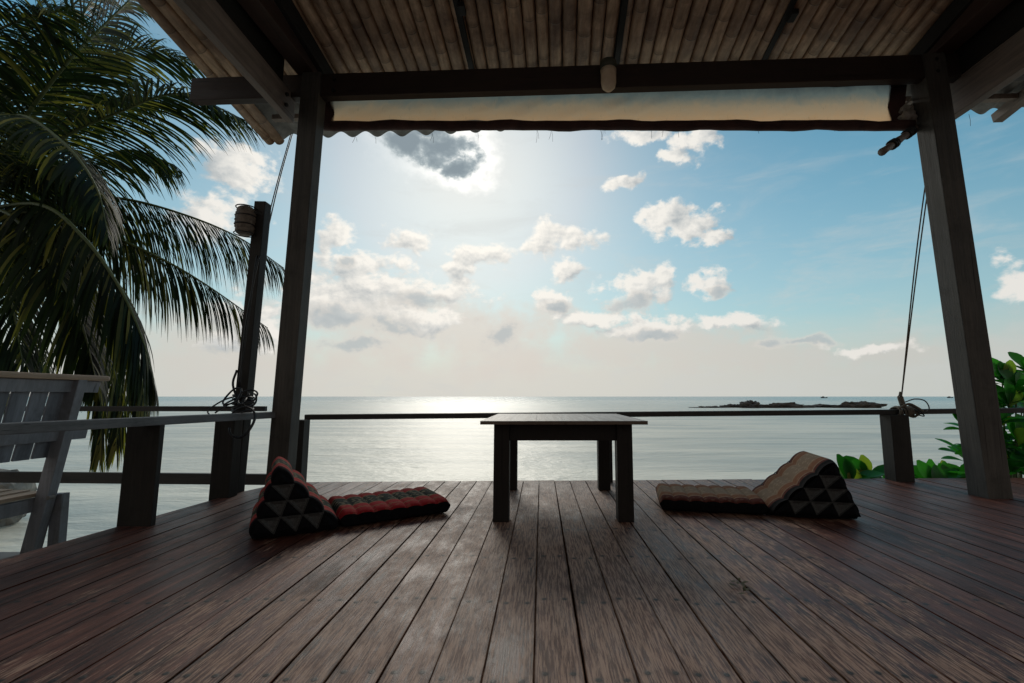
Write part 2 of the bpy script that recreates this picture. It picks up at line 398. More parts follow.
M['shrub'] = leaf_mat('glossy_shrub_leaf', (.014, .085, .018), (.045, .22, .035), (.30, .28, .05), .55, .33, (1.2, 1.9, .5))

def fabric(name, cols, motif):
    """striped brocade: U runs across the width, V along the length (metres)"""
    m, t, b = mat(name)
    uv = t.add('ShaderNodeUVMap').outputs[0]; U, V, _ = t.xyz(uv)
    tc = t.add('ShaderNodeTexCoord').outputs['Object']
    a = t.m('ABSOLUTE', t.m('SUBTRACT', U, .5))
    c = t.ramp(a, [(0, cols[0]), (.16, cols[0]), (.17, cols[3]), (.19, cols[3]), (.20, cols[1]), (.33, cols[1]), (.34, cols[3]), (.355, cols[3]), (.36, cols[2]), (.5, cols[2])])
    t.n[-1].color_ramp.interpolation = 'CONSTANT'
    v = t.add('ShaderNodeTexVoronoi'); t.put(v.inputs['Vector'], t.mapping(uv, (22, 30, 1))); v.inputs['Scale'].default_value = 1; v.inputs['Randomness'].default_value = .55
    mo = t.mr(v.outputs['Distance'], .25, .42, 1, 0)
    mo = t.m('MULTIPLY', mo, t.mr(a, .17, .19, 1, .25))
    c = t.mix(t.m('MULTIPLY', mo, .75), c, motif)
    wv = t.noise(t.mapping(uv, (260, 400, 1)), 1, 2)
    c = t.mix(t.mr(wv, .3, .7, 0, .35), c, (.02, .015, .012))
    setb(t, b, Base_Color=c, Roughness=.95, Specular_IOR_Level=.08, Normal=t.bump(t.m('ADD', wv, mo), .35, .002))
    return m
M['fabred'] = fabric('red_brocade', [(.024, .03, .024), (.34, .018, .022), (.32, .015, .02), (.22, .12, .07)], (.32, .26, .16))
M['faborange'] = fabric('orange_brocade', [(.24, .17, .115), (.22, .095, .05), (.10, .024, .016), (.30, .20, .13)], (.38, .28, .19))
M['black'] = plain('black_velvet', (.003, .003, .004), (.008, .0075, .009), .95, 60, .3, .002, .1)
M['pipe'] = plain('grey_piping', (.025, .025, .025), (.05, .048, .047), .8, 90)
M['silver'] = plain('grey_brocade', (.03, .03, .031), (.10, .096, .094), .8, 180, .5, .002, .4)

def sea_mat():
    m, t, b = mat('sea_water')
    tc = t.add('ShaderNodeTexCoord').outputs['Object']
    X, Y, Z = t.xyz(tc)
    ln = t.vm('LENGTH', tc)
    h1 = t.noise(t.mapping(tc, (.45, 1.3, 1)), .55, 5, .6, .4)
    h2 = t.noise(t.mapping(tc, (.6, 1, 1)), 3.2, 4, .6)
    h3 = t.noise(t.mapping(tc, (.12, .5, 1)), .18, 3, .5)
    h = t.m('ADD', t.m('ADD', t.m('MULTIPLY', h1, .34), t.m('MULTIPLY', h2, .085)), t.m('MULTIPLY', h3, .5))
    bp = t.add('ShaderNodeBump'); bp.inputs['Distance'].default_value = 1.0; t.put(bp.inputs['Height'], h)
    t.put(bp.inputs['Strength'], t.mr(ln, 8, 300, .62, .95))
    far = t.mr(ln, 40, 420, 0, 1)
    c = t.mix(far, (.84, .75, .59), (.15, .31, .32))
    foam = t.mr(t.noise(t.mapping(tc, (.16, 1, 1)), .42, 7, .68), .42, .62, 0, .55)
    c = t.mix(foam, c, (.30, .34, .31))
    setb(t, b, Base_Color=c, Roughness=t.mr(ln, 12, 200, .46, .24), IOR=1.5, Normal=bp.outputs[0])
    b.inputs['Specular IOR Level'].default_value = .75
    return m
M['sea'] = sea_mat()

# ------------------------------------------------------------------ setting
SEA = -1.5
b = MB()
b.add([(-30000, -30000, SEA), (30000, -30000, SEA), (30000, 40000, SEA), (-30000, 40000, SEA)], [(0, 1, 2, 3)])
tag(b.build('sea', M['sea']), kind='structure')
# beach under and behind the deck
b = MB(); xs = [-40+i*1.5 for i in range(54)]; ys = [-40+i*1.0 for i in range(50)]; vs = []; fs = []
for j, y in enumerate(ys):
    for i, x in enumerate(xs):
        shore = 5.0 + .7*math.sin(x*.31) + noise.noise(Vector((x*.2, y*.2, 3)))
        k = min(1, max(0, (y-shore+3.5)/3.5))
        vs.append((x, y, -.85 - k*1.1 + .05*noise.noise(Vector((x, y, 0)))))
n = len(xs)
for j in range(len(ys)-1):
    for i in range(n-1): fs.append((j*n+i, j*n+i+1, (j+1)*n+i+1, (j+1)*n+i))
b.add(vs, fs); tag(b.build('beach', M['sand'], smooth=True), kind='structure')
b = MB(); b.box((-4.35, 1.3, -.62), (2.55, 3.7, .62), bev=.03)
tag(b.build('stone_landing', M['stone']), kind='structure')

# ------------------------------------------------------------------ deck
def back_y(x): return 3.87 + .031*(x+2.0)
def left_x(y): return -2.33 + .086*(y-2.16) if y > -1 else -2.6
deck = empty('wooden_deck', (0, 1.0, 0), 'worn red-brown plank deck with screw pairs in the foreground, overlooking the sea', 'deck')
b = MB(); x = -3.0; k = 0
PW = .1295
x = -.017 - 23*PW
g0_ = .001
while x < 6.2:
    wd = PW; g1_ = random.choice((.0005, .0008, .0011, .0015, .0022)); x0, x1 = x+g0_, x+wd-g1_; g0_ = g1_*.8; r = random.random()
    y0 = -4.0; y1a, y1b = back_y(x0)+random.uniform(-.006, .006), back_y(x1)+random.uniform(-.006, .006)
    dz_ = random.uniform(-.0015, .0015)
    # clip on the slanting left side
    if x1 > left_x(3.8)-.35:
        def clipy(xx, ye):
            # y up to which the board exists given the left edge leaning inwards
            lim = 2.16 + (xx+2.33)/.086
            return min(ye, lim) if lim > y0+.5 else None
        ya, yb = clipy(x0, y1a), clipy(x1, y1b)
        if x0 < -2.33-.5: ya = None
        if ya and yb:
            ns = 16
            vs = []; uvs = []
            for s_ in range(ns+1):
                fr = s_/ns
                ye0 = y0+(ya-y0)*fr; ye1 = y0+(yb-y0)*fr
                bow = .0012*math.sin(fr*9+r*20)
                for (xx, zz, uu, yy) in ((x0+bow, -.03, 0, ye0), (x0+bow, -.0015+dz_, 0, ye0), (x0+.0015+bow, dz_, .012, ye0), (x1-.0015+bow, dz_, .988, ye1), (x1+bow, -.0015+dz_, 1, ye1), (x1+bow, -.03, 1, ye1)):
                    vs.append((xx, yy, zz)); uvs.append((uu, yy))
            fs = []
            for s_ in range(ns):
                for q in range(5):
                    a = s_*6+q; fs.append((a, a+1, a+7, a+6)[::-1])
            fs.append(tuple(range(0, 6))); fs.append(tuple(ns*6+q for q in range(5, -1, -1)))
            o = b.add(vs, fs, 0, r)
            for q, u_ in enumerate(uvs): b.uv[o+q] = u_
    x += wd
b.build('planking', M['deck'], deck)
b = MB(); vs_ = [(-2.60, -4, -.031), (6.15, -4, -.031), (6.15, 4.06, -.031), (-2.17, 3.83, -.031)]; b.add(vs_, [(0, 1, 2, 3)]); b.build('gap_blackout', M['gapdark'], deck)  # added dark sheet: stops light showing through the board gaps
b = MB()
for q in range(18):
    yy = 3.6 - q*.43; b.bar((-2.05 if yy > 2 else -2.2, yy, -.085), (6, yy+.1, -.085), .06, .1, bev=0)
b.build('joist', M['rafter'], deck)
b = MB(); b.bar((-2.16, 3.845, -.09), (6.1, 3.84+.031*8.1, -.09), .03, .11, bev=.003)
b.bar((-2.64, -1.5, -.095), (-2.205, 3.84, -.095), .03, .12, bev=.003)
b.build('edge_board', M['beamx'], deck)
for (xx, yy) in ((-2.05, 3.6), (0, 3.6), (2.2, 3.7), (4.6, 3.7), (-2.2, 0), (0, 0), (2.2, 0), (4.6, 0)):
    b = MB(); b.box((xx, yy, -1.0), (.16, .16, 1.7), bev=.01); b.build('pile', M['post'], deck)

# ------------------------------------------------------------------ pavilion roof, posts, beams (turned a little against the deck)
RA = -math.atan(.045)
RM = Matrix.Rotation(RA, 3, 'Z')
def rp(x, y, z): return RM @ Vector((x, y, z))           # frame of the roof: x along the front beam, y seaward
pav = empty('open_pavilion', (0.6, 1.0, 0), 'open timber pavilion with grey posts and bamboo-lined sloping roof over the deck', 'pavilion')
def ptop(x, y): return
for (cx, cy, s_, dp_, ln_) in ((-1.955, 3.51, .155, .115, .068), (3.175, 3.325, .165, .165, -.115)):
    b = MB(); b.bar((cx, cy, -.01), (cx+ln_, cy, 3.355), s_, dp_, (math.sin(-RA), math.cos(RA), 0), bev=.006); o = b.build('post', M['post'], pav)
for (cx, cy, s_) in ((-2.05, -1.6, .15), (3.05, -1.8, .15)):
    b = MB(); b.box((cx, cy, 1.83), (s_, s_, 3.68), RM.copy(), bev=.006); b.build('post', M['post'], pav)
C = CAMH
def rz(y): return C + 2.86 - .15*(y-3.5)                 # underside of the bamboo
# front cross beam
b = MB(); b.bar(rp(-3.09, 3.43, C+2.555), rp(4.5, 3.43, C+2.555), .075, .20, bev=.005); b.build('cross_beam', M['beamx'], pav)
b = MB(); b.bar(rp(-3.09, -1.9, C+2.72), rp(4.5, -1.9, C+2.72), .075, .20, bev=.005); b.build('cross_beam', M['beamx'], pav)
# long beams resting over the posts
for x_ in (-2.105, 2.99):
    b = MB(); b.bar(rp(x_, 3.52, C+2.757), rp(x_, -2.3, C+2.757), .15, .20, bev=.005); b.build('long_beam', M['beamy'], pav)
# lower outer beams bolted to the outside of the posts
b = MB(); b.bar((-2.066-.03, 3.56, C+2.385), (-2.066-.03, -2.3, C+2.385), .06, .23, bev=.004); b.build('outer_beam', M['posty'], pav)
b = MB(); b.bar((3.25+.035, 3.6, C+2.335), (3.25+.035, -2.3, C+2.335), .07, .27, bev=.004); b.build('outer_beam', M['posty'], pav)
for (p_, dr_) in ((rp(-1.86, 3.385, C+2.60), (0, -1, 0)), (rp(-1.86, 3.385, C+2.50), (0, -1, 0)), (rp(2.92, 3.385, C+2.60), (0, -1, 0)), (rp(2.92, 3.385, C+2.50), (0, -1, 0)),
                  (Vector((-2.06, 3.42, C+2.43)), (1, 0, 0)), (Vector((-2.06, 3.42, C+2.34)), (1, 0, 0))):
    b = MB(); d_ = Vector(dr_); b.tube([p_-d_*.02, p_+d_*.012], .016, 6); b.build('bolt', M['rafter'], pav)
b = MB(); b.bar((-2.10, 3.4, C+2.73), (-2.10, -2.3, C+2.73), .03, .44, bev=.003); b.build('packing_board', M['rafter'], pav)
b = MB(); b.bar((3.262, 3.4, C+2.72), (3.262, -2.3, C+2.72), .02, .48, bev=.003); b.build('packing_board', M['rafter'], pav)
# rafters
for x_ in (-2.03, -.765, .485, 1.72, 2.93):
    deep = .05 if abs(x_-.5) < 2 else .17
    b = MB(); a = 3.86
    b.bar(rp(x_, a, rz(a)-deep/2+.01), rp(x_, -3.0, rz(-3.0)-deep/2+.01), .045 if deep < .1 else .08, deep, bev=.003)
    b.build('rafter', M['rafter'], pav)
for (x_, yy) in ((-.73, 3.05), (.535, 2.75), (1.76, 3.2)):
    b = MB(); b.box(rp(x_, yy, rz(yy)-.05), (.05, .09, .04), RM.copy(), bev=.005); b.build('rafter_clip', M['rafter'], pav)
# bamboo lining: split canes laid down the slope
b = MB(); x_ = -3.17
while x_ < 4.62:
    wd = random.uniform(.094, .122)
    if x_ < -3.0: wd = .11
    r = wd/2-.0025; cxx = x_+wd/2; rn = random.random(); edge = x_ < -2.98
    y1 = 4.47 if edge else (4.36 if x_ < -2.99 else 3.83+random.uniform(-.03, .03)); y0 = -3.2
    sk = random.uniform(-.006, .006); dzr = random.uniform(-.006, .006)
    rings = []; ny = 26
    vs = []; fs = []; na = 9
    for j in range(ny+1):
        yy = y0+(y1-y0)*j/ny
        for k in range(na):
            an = math.pi*k/(na-1)
            vs.append(rp(cxx + sk*(yy-3) - r*math.cos(an), yy, rz(yy)+dzr+.02 - .95*r*math.sin(an)))
    for j in range(ny):
        for k in range(na-1): fs.append((j*na+k, (j+1)*na+k, (j+1)*na+k+1, j*na+k+1))
    fs.append(tuple(ny*na+k for k in range(na)))
    b.add(vs, fs, 0, rn); x_ += wd
b.build('bamboo_lining', M['bamboo'], pav, True)
# corrugated covering
b = MB(); vs = []; fs = []; nx = 440; ny = 12; X0, X1 = -3.2, 4.66; Y0, Y1 = -3.3, 4.56
for j in range(ny+1):
    
    for i in range(nx+1):
        xx = X0+(X1-X0)*i/nx; yy = Y0+(4.486-.0155*(xx+3)-Y0)*j/ny
        vs.append(rp(xx, yy + (.012*math.sin(xx*3.1)+.01*noise.noise(Vector((xx*2, 0, 0))) if j == ny else 0), rz(yy)+.078 + .033*math.sin(2*math.pi*xx/.265+.6)-.012))
for j in range(ny):
    for i in range(nx): a = j*(nx+1)+i; fs.append((a, a+1, a+nx+2, a+nx+1))
b.add(vs, fs)
rs = b.build('roof_sheet', M['sheet'], pav, True)
md = rs.modifiers.new('thick', 'SOLIDIFY'); md.thickness = .012; md.offset = 1
# eave purlin, short light battens
b = MB(); b.bar(rp(-2.86, 4.12, rz(4.12)-.01), rp(4.6, 4.12, rz(4.12)-.01), .06, .05, bev=.004); b.build('eave_purlin', M['fascia'], pav)
b = MB(); b.bar(rp(4.27, 4.36, rz(4.36)-.03), rp(4.27, -3, rz(-3)-.03), .09, .09, bev=.004); b.build('edge_rafter', M['fascia'], pav)
b = MB()
for q in range(20):
    xx = random.uniform(-2.3, 4.3); p = rp(xx, 4.475-.0155*(xx+3), rz(4.47)+.045)
    for s_ in range(random.randint(1, 2)):
        p2 = p+Vector((random.uniform(-.03, .03), 0, -random.uniform(.06, .15))); b.tube([p, (p+p2)/2+Vector((.006, 0, 0)), p2], .0016, 4)
tag(b.build('hanging_straw', M['trunk'], pav), kind='stuff')

# ------------------------------------------------------------------ awning rolled below the beam
aw = empty('rolled_awning', at(612, 130, 3.5), 'pale cloth awning strip with dark border, gathered under the front beam', 'awning')
def awp(px, py, off=0):
    f = (px-325)/(910-325); d = 3.63-.23*f+off; return at(px, py, d)
def strip(pxa, pxb, yta, ytb, yba, ybb, nx, nz, wr, off, mi=0):
    bb = MB(); vs = []; fs = []
    for j in range(nz+1):
        for i in range(nx+1):
            f = i/nx; px = pxa+(pxb-pxa)*f; v = j/nz
            py = (yta+(ytb-yta)*f)*(1-v) + (yba+(ybb-yba)*f)*v
            p = awp(px, py, off); q = Vector((px*.02, v*1.2, 1))
            ends = math.exp(-min(f, 1-f)*9)
            p.y += wr*(noise.noise(q)*1.0 + .6*noise.noise(Vector((px*.05+v*3, v*2, 5)))) + wr*.45*ends*math.sin((px*.09)+v*5)
            vs.append(p)
    for j in range(nz):
        for i in range(nx): a = j*(nx+1)+i; fs.append((a, a+1, a+nx+2, a+nx+1))
    o = bb.add(vs, fs)
    for j in range(nz+1):
        for i in range(nx+1): bb.uv[o+j*(nx+1)+i] = (i/nx*3.2, 1-j/nz)
    return bb
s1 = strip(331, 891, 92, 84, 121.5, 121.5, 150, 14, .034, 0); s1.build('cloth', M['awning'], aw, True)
for (a, c2) in (((323, 92), (334, 124)), ((888.5, 82), (907, 124))):
    s2 = strip(a[0], c2[0], a[1], a[1], c2[1], c2[1], 6, 8, .02, .012); s2.uv = {}
    s2.build('border', M['border'], aw, True)
b = MB(); pts = [awp(323+(912-323)*i/50, 125.6+.5*math.sin(i*.7)+.35*math.sin(i*1.9), -.01) for i in range(51)]
b.tube(pts, [.040+.003*math.sin(i*1.3) for i in range(51)], 12); b.build('bottom_roll', M['border'], aw, True)
b = MB(); pts = [awp(327+(905-327)*i/50, 92-8*i/50+.6*math.sin(i*.9)+.4*math.sin(i*2.3), .015) for i in range(51)]
b.tube(pts, [.022+.006*math.sin(i*1.1)**2 for i in range(51)], 10); b.build('top_roll', M['rafter'], aw, True)

# ------------------------------------------------------------------ beam lamp
lp = at(608.5, 80, 3.33)
lamp = empty('beam_lamp', lp, 'unlit cream bullet-shaped lamp hanging from the middle of the front beam', 'lamp')
def lathe(prof, c, n=20, axis=None):
    b = MB(); vs = []; fs = []
    for (r, z) in prof:
        for k in range(n):
            a = 2*math.pi*k/n; vs.append(Vector(c)+Vector((r*math.cos(a), r*math.sin(a), z)))
    for i in range(len(prof)-1):
        for k in range(n): fs.append((i*n+k, i*n+(k+1) % n, (i+1)*n+(k+1) % n, (i+1)*n+k))
    fs.append(tuple(range(n))[::-1]); fs.append(tuple((len(prof)-1)*n+k for k in range(n)))
    b.add(vs, fs); return b
lathe([(.02, .16), (.064, .15), (.068, .12), (.068, .085), (.058, .08)], lp).build('socket', M['lampbody'], lamp, True)
lathe([(.002, -.093), (.03, -.086), (.052, -.062), (.060, -.02), (.061, .04), (.064, .081)], lp).build('glass_cover', M['lampglass'], lamp, True)

# ------------------------------------------------------------------ railings
br = empty('sea_railing', (1, 3.9, 0), 'low dark handrail on short posts along the sea edge of the deck', 'railing')
b = MB(); b.bar((-1.93, 3.80, .532), (3.02, 3.955, .568), .09, .042, bev=.004); b.bar((3.022, 3.955, .569), (6.0, 4.06, .60), .09, .042, bev=.004)
b.build('handrail', M['railx'], br)
for (x_, y_, w_, h_, d_) in ((-2.01, 3.86, .11, .507, .10), (3.01, 3.93, .155, .545, .13), (.565, 3.865, .05, .528, .05), (5.6, 4.0, .155, .57, .13)):
    b = MB(); b.box((x_, y_, h_/2-.05), (w_, d_, h_+.1), bev=.005); b.build('post', M['railpost'] if w_ > .1 else M['table'], br)
sr = empty('side_railing', (-2.25, 2.9, 0), 'worn grey handrail on two thick dark posts down the left side of the deck', 'railing')
b = MB(); b.bar((-2.37, 1.0, .568), (-2.02, 3.62, .562), .10, .046, bev=.005); b.build('handrail', M['raily'], sr)
b = MB(); b.box((-2.209, 2.585, .24), (.185, .035, .61), bev=.005); b.build('post', M['railpost'], sr)
b = MB(); b.box((-2.237, 3.31, .20), (.135, .10, .68), Matrix.Rotation(R(2), 3, 'Z'), bev=.006); b.build('post', M['railpost'], sr)
lr = empty('shore_railing', (-3.5, 3.95, 0), 'dark two-board rail running left from the pavilion post, behind the bench', 'railing')
b = MB(); b.bar(at(266, 408.7, 3.9), at(-260, 408.7, 3.9), .04, .042, bev=.003); b.build('top_board', M['railx'], lr)
b = MB(); b.bar(at(290, 479.5, 3.95), at(-260, 474.5, 3.95), .04, .088, bev=.003); b.build('lower_board', M['railx'], lr)
b = MB(); b.box((-6.0, 3.99, -.3), (.1, .05, 1.85), bev=.004); b.build('post', M['railpost'], lr)
b = MB(); b.box((-2.2, 4.0, -.3), (.1, .05, 1.85), bev=.004); b.build('post', M['railpost'], lr)

# ------------------------------------------------------------------ pole with lantern
pole = empty('lantern_pole', (-2.2, 3.5, 0), 'slim dark square pole left of the tall post, wrapped in black cable', 'pole')
b = MB(); b.bar((-2.27, 3.47, -.5), (-2.215, 3.47, 2.23), .088, .085, (0, 1, 0), bev=.005); b.build('shaft', M['railpost'], pole)
lc = at(245.5, 221, 3.40)
lan = empty('pole_lantern', lc, 'small ribbed cylindrical lantern fixed near the top of the slim pole', 'lantern')
prof = []
for i in range(21):
    z = -.11+.22*i/20; r = .058+.012*math.sin(math.pi*i/20)+.004*math.cos(i*math.pi*.5*1.6); prof.append((r*(.7 if i in (0, 20) else 1), z))
lathe(prof, lc, 24).build('shade', M['lantern'], lan, True)
b = MB()
for z in (-.105, -.035, .035, .105):
    b.tube([lc+Vector((math.cos(a)*.07, math.sin(a)*.07, z)) for a in [2*math.pi*k/24 for k in range(25)]], .0045, 6, cap=False)
b.build('ring', M['cable'], lan, True)
b = MB(); b.bar(lc+Vector((.05, 0, .07)), lc+Vector((.10, .04, .07)), .02, .02, bev=0); b.build('bracket', M['cable'], lan)

# ropes, cables
def looped(c, rx, rz_, n=26, turns=1.0, ph=0, tilt=0, jit=.01):
    c = Vector(c); out = []
    for i in range(n+1):
        a = ph+2*math.pi*turns*i/n
        out.append(c+Vector((rx*math.cos(a), tilt*math.sin(a)+jit*math.sin(a*2.3+ph), rz_*math.sin(a))))
    return out
cb = MB()
top = at(291, 134, 4.45)
for k in range(2):
    o = Vector((.015*k, 0, 0))
    cb.tube(spline([top+o, at(278, 180, 4.1)+o, at(262, 243, 3.62)+o*1.5, at(256, 262, 3.40)+o, at(247, 330, 3.38)-o, at(238, 388, 3.38)+o], 40), .005, 6)
tag(cb.build('hanging_cable', M['cable'], None, True), 'twin black cable slanting from the roof eave down to the slim pole', 'cable')
cb = MB()
for (px, py, rx, rz_, tu, ph, ti) in ((247, 397, .065, .05, 1, 0, .04), (250, 400, .05, .045, .9, 2, .02), (243, 424, .075, .09, .8, 3.4, .05), (241, 422, .085, .10, .75, 4.2, .03),
                                      (233, 396, .05, .06, 1, 1, .06), (236, 402, .055, .035, 1, 2, .08)):
    cb.tube(looped(at(px, py, 3.3 if py < 410 else 3.12), rx, rz_, 26, tu, ph, ti), .0065, 6)
for k in range(5):
    z = .60+.025*k; cb.tube([Vector((-2.25+.065*math.cos(a), 3.47+.075*math.sin(a), z+.01*math.sin(a+k))) for a in [2*math.pi*q/16 for q in range(17)]], .0075, 6)
cb.tube(spline([at(236, 396, 3.33), at(222, 401, 3.32), at(208, 411, 3.3), at(214, 418, 3.25)], 16), .0055, 6)
cb.tube(spline([at(234, 402, 3.33), at(224, 407, 3.32), at(215, 413, 3.3)], 12), .0055, 6)
cb.tube(spline([at(237, 370, 3.4), at(233, 385, 3.38), at(240, 405, 3.36)], 12), .008, 6)
tag(cb.build('cable_coil', M['cable'], None, True), 'tangle of black cable looped round the slim pole at handrail height', 'cable')

cb = MB()
kn = Vector((3.02, 3.93, .61)); a0 = at(901.5, 396, 3.90); a1 = at(936, 108, 3.55)
for k in range(2):
    o = Vector((.011*k, 0, 0)); cb.tube(spline([a0, (a0+a1)/2+o*2.2+Vector((-.02, 0, 0)), a1+o*2.5], 30), .0055, 6)
tag(cb.build('rope', M['rope'], None, True), 'thin double rope pulled tight between right post top and the handrail', 'rope')
cb = MB()
c0 = at(901.5, 399, 3.92)
cb.tube(spline([c0+Vector((0, 0, .06)), c0+Vector((-.01, 0, .02)), c0+Vector((.0, 0, -.03)), c0+Vector((.01, 0, -.07))], 12), [.012]*4+[.022]*9, 8)
for k in range(11):
    xx = c0.x-.05+.0155*k+.004*math.sin(k*5); cb.tube([Vector((xx+.012*math.sin(a+k), 3.945+.064*math.cos(a), .570+(.040+.006*math.sin(k*2.3))*math.sin(a))) for a in [2*math.pi*q/16 for q in range(17)]], .0075, 6)
cb.tube(spline([c0+Vector((-.07, -.05, -.08)), c0+Vector((0, -.07, -.04)), c0+Vector((.07, -.07, -.07)), c0+Vector((.13, -.05, -.10))], 14), .009, 8)
tag(cb.build('rope_knot', M['rope'], None, True), 'lashing of frayed rope tied round the handrail above the right short post', 'rope')
cb = MB()
cb.tube(spline([at(905, 402, 3.85), at(915, 399, 3.84), at(925, 401, 3.84), at(929, 409, 3.84), at(922, 414, 3.86), at(914, 409, 3.86)], 30), .005, 6)
cb.tube(spline([at(904, 404, 3.86), at(912, 406, 3.84), at(920, 411, 3.85), at(924, 416, 3.86), at(918, 415, 3.86)], 26), .005, 6)
tag(cb.build('wire_loop', M['cable'], None, True), 'loose thin wire curling beside the rope lashing on the sea handrail', 'wire')

bs = MB(); pA, pB = at(882, 152, 3.05), at(930, 118, 3.60)
pts = [pA.lerp(pB, i/16) for i in range(17)]
bs.tube(pts, [.024 if i % 5 else .028 for i in range(17)], 10)
stick = bs.build('bamboo_pole', M['posty'], None, True); tag(stick, 'short bamboo pole end poking out left of the right post under the roof', 'pole')
dr = (pB-pA).normalized(); a_ = dr.orthogonal().normalized(); b_ = dr.cross(a_)
for (k0, k1, tn) in ((.16, .25, 3), (.45, .59, 5)):
    rb = MB(); n_ = tn*12
    rb.tube([pA.lerp(pB, k0+(k1-k0)*q/n_)+(a_*math.cos(q*math.pi/6)+b_*math.sin(q*math.pi/6))*.031 for q in range(n_+1)], .008, 6)
    rb.build('binding', M['cable'], stick, True)
rg = MB()
for (px, py, d, r) in ((904, 110, 3.42, .035), (908, 117, 3.40, .05), (913, 112, 3.44, .05), (915, 122, 3.42, .04)):
    bm = bmesh.new(); bmesh.ops.create_icosphere(bm, subdivisions=3, radius=r); c_ = at(px, py, d)
    for v in bm.verts: v.co = v.co*(1+.5*noise.noise(v.co*26+c_*9)); v.co.x *= 1.3
    bm.verts.index_update(); rg.add([v.co+c_ for v in bm.verts], [[v.index for v in f.verts] for f in bm.faces]); bm.free()
rg.tube([at(902, 108, 3.42), at(914, 96, 3.43)], .008, 6); rg.tube([at(903, 112, 3.4), at(916, 101, 3.42)], .007, 6)
tag(rg.build('bunched_cloth', M['rag'], None, True), 'bunched pale rag tied between the awning end and the right post', 'cloth')

# ------------------------------------------------------------------ table
tb = empty('low_table', (.127, 3.15, 0), 'low dark wooden table with thick square legs in the middle of the deck', 'table')
x0, x1, y0, y1 = -.27, .523, 2.65, 3.61
for (xx, yy) in ((x0+.0445, y0+.045), (x1-.0445, y0+.045), (x0+.0445, y1-.045), (x1-.0445, y1-.045)):
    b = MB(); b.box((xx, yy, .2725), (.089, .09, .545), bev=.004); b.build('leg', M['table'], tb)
b = MB()
b.bar((x0+.089, y0+.03, .495), (x1-.089, y0+.03, .495), .03, .094, bev=.003); b.bar((x0+.089, y1-.03, .495), (x1-.089, y1-.03, .495), .03, .094, bev=.003)
b.bar((x0+.03, y0+.09, .495), (x0+.03, y1-.09, .495), .03, .094, bev=.003); b.bar((x1-.03, y0+.09, .495), (x1-.03, y1-.09, .495), .03, .094, bev=.003)
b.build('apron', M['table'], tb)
b = MB(); nb = 6; wd = (.592+.337)/nb
for k in range(nb):
    b.box((-.337+wd*(k+.5), (2.555+3.63)/2, .5555), (wd-.0004, 3.63-2.555, .020), bev=.0012)
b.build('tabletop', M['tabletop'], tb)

# ------------------------------------------------------------------ thai triangle cushions
def superell(a, p): c_ = math.cos(a); s_ = math.sin(a); return (abs(c_)**p*(1 if c_ > 0 else -1), abs(s_)**p*(1 if s_ > 0 else -1))
def make_mat(L, W, T, nseg, mats, parent, name='mat'):
    b = MB(); NL, NA = nseg*14, 44; o = 0; vs = []; uvs = []
    for i in range(NL+1):
        s = i/NL; x = L*s
        gr = abs(math.sin(math.pi*s*nseg))**.5           # quilting grooves
        ends = min(1, (min(s, 1-s)/.035+.02))**.5
        for k in range(NA):
            cx_, sz = superell(2*math.pi*k/NA, .42)
            hw = W/2*(.985+.015*gr)*(.96+.04*ends)
            th = T/2*ends
            z = sz*th
            top = sz > .55
            dip = .013*(1-gr)*(1 if top else .3)
            dip += .006*(1 if top and abs(abs(cx_)-.36) < .04 else 0)
            vs.append((x + (.0), cx_*hw, T/2+z-dip if top else T/2+z+dip*(sz < 0)*0))
            uvs.append((cx_*.5+.5, x))
    fs = []
    mi = []
    for i in range(NL):
        for k in range(NA):
            fs.append((i*NA+k, (i+1)*NA+k, (i+1)*NA+(k+1) % NA, i*NA+(k+1) % NA))
            a = 2*math.pi*(k+.5)/NA; sz = superell(a, .42)[1]; cx_ = superell(a, .42)[0]
            mi.append(0 if sz > .62 else 1)
    fs.append(tuple(range(NA))); mi.append(1); fs.append(tuple(NL*NA+k for k in range(NA-1, -1, -1))); mi.append(1)
    b.v = vs; b.f = fs; b.mi = mi
    for i, u in enumerate(uvs): b.uv[i] = u
    return b.build(name, mats, parent, True)
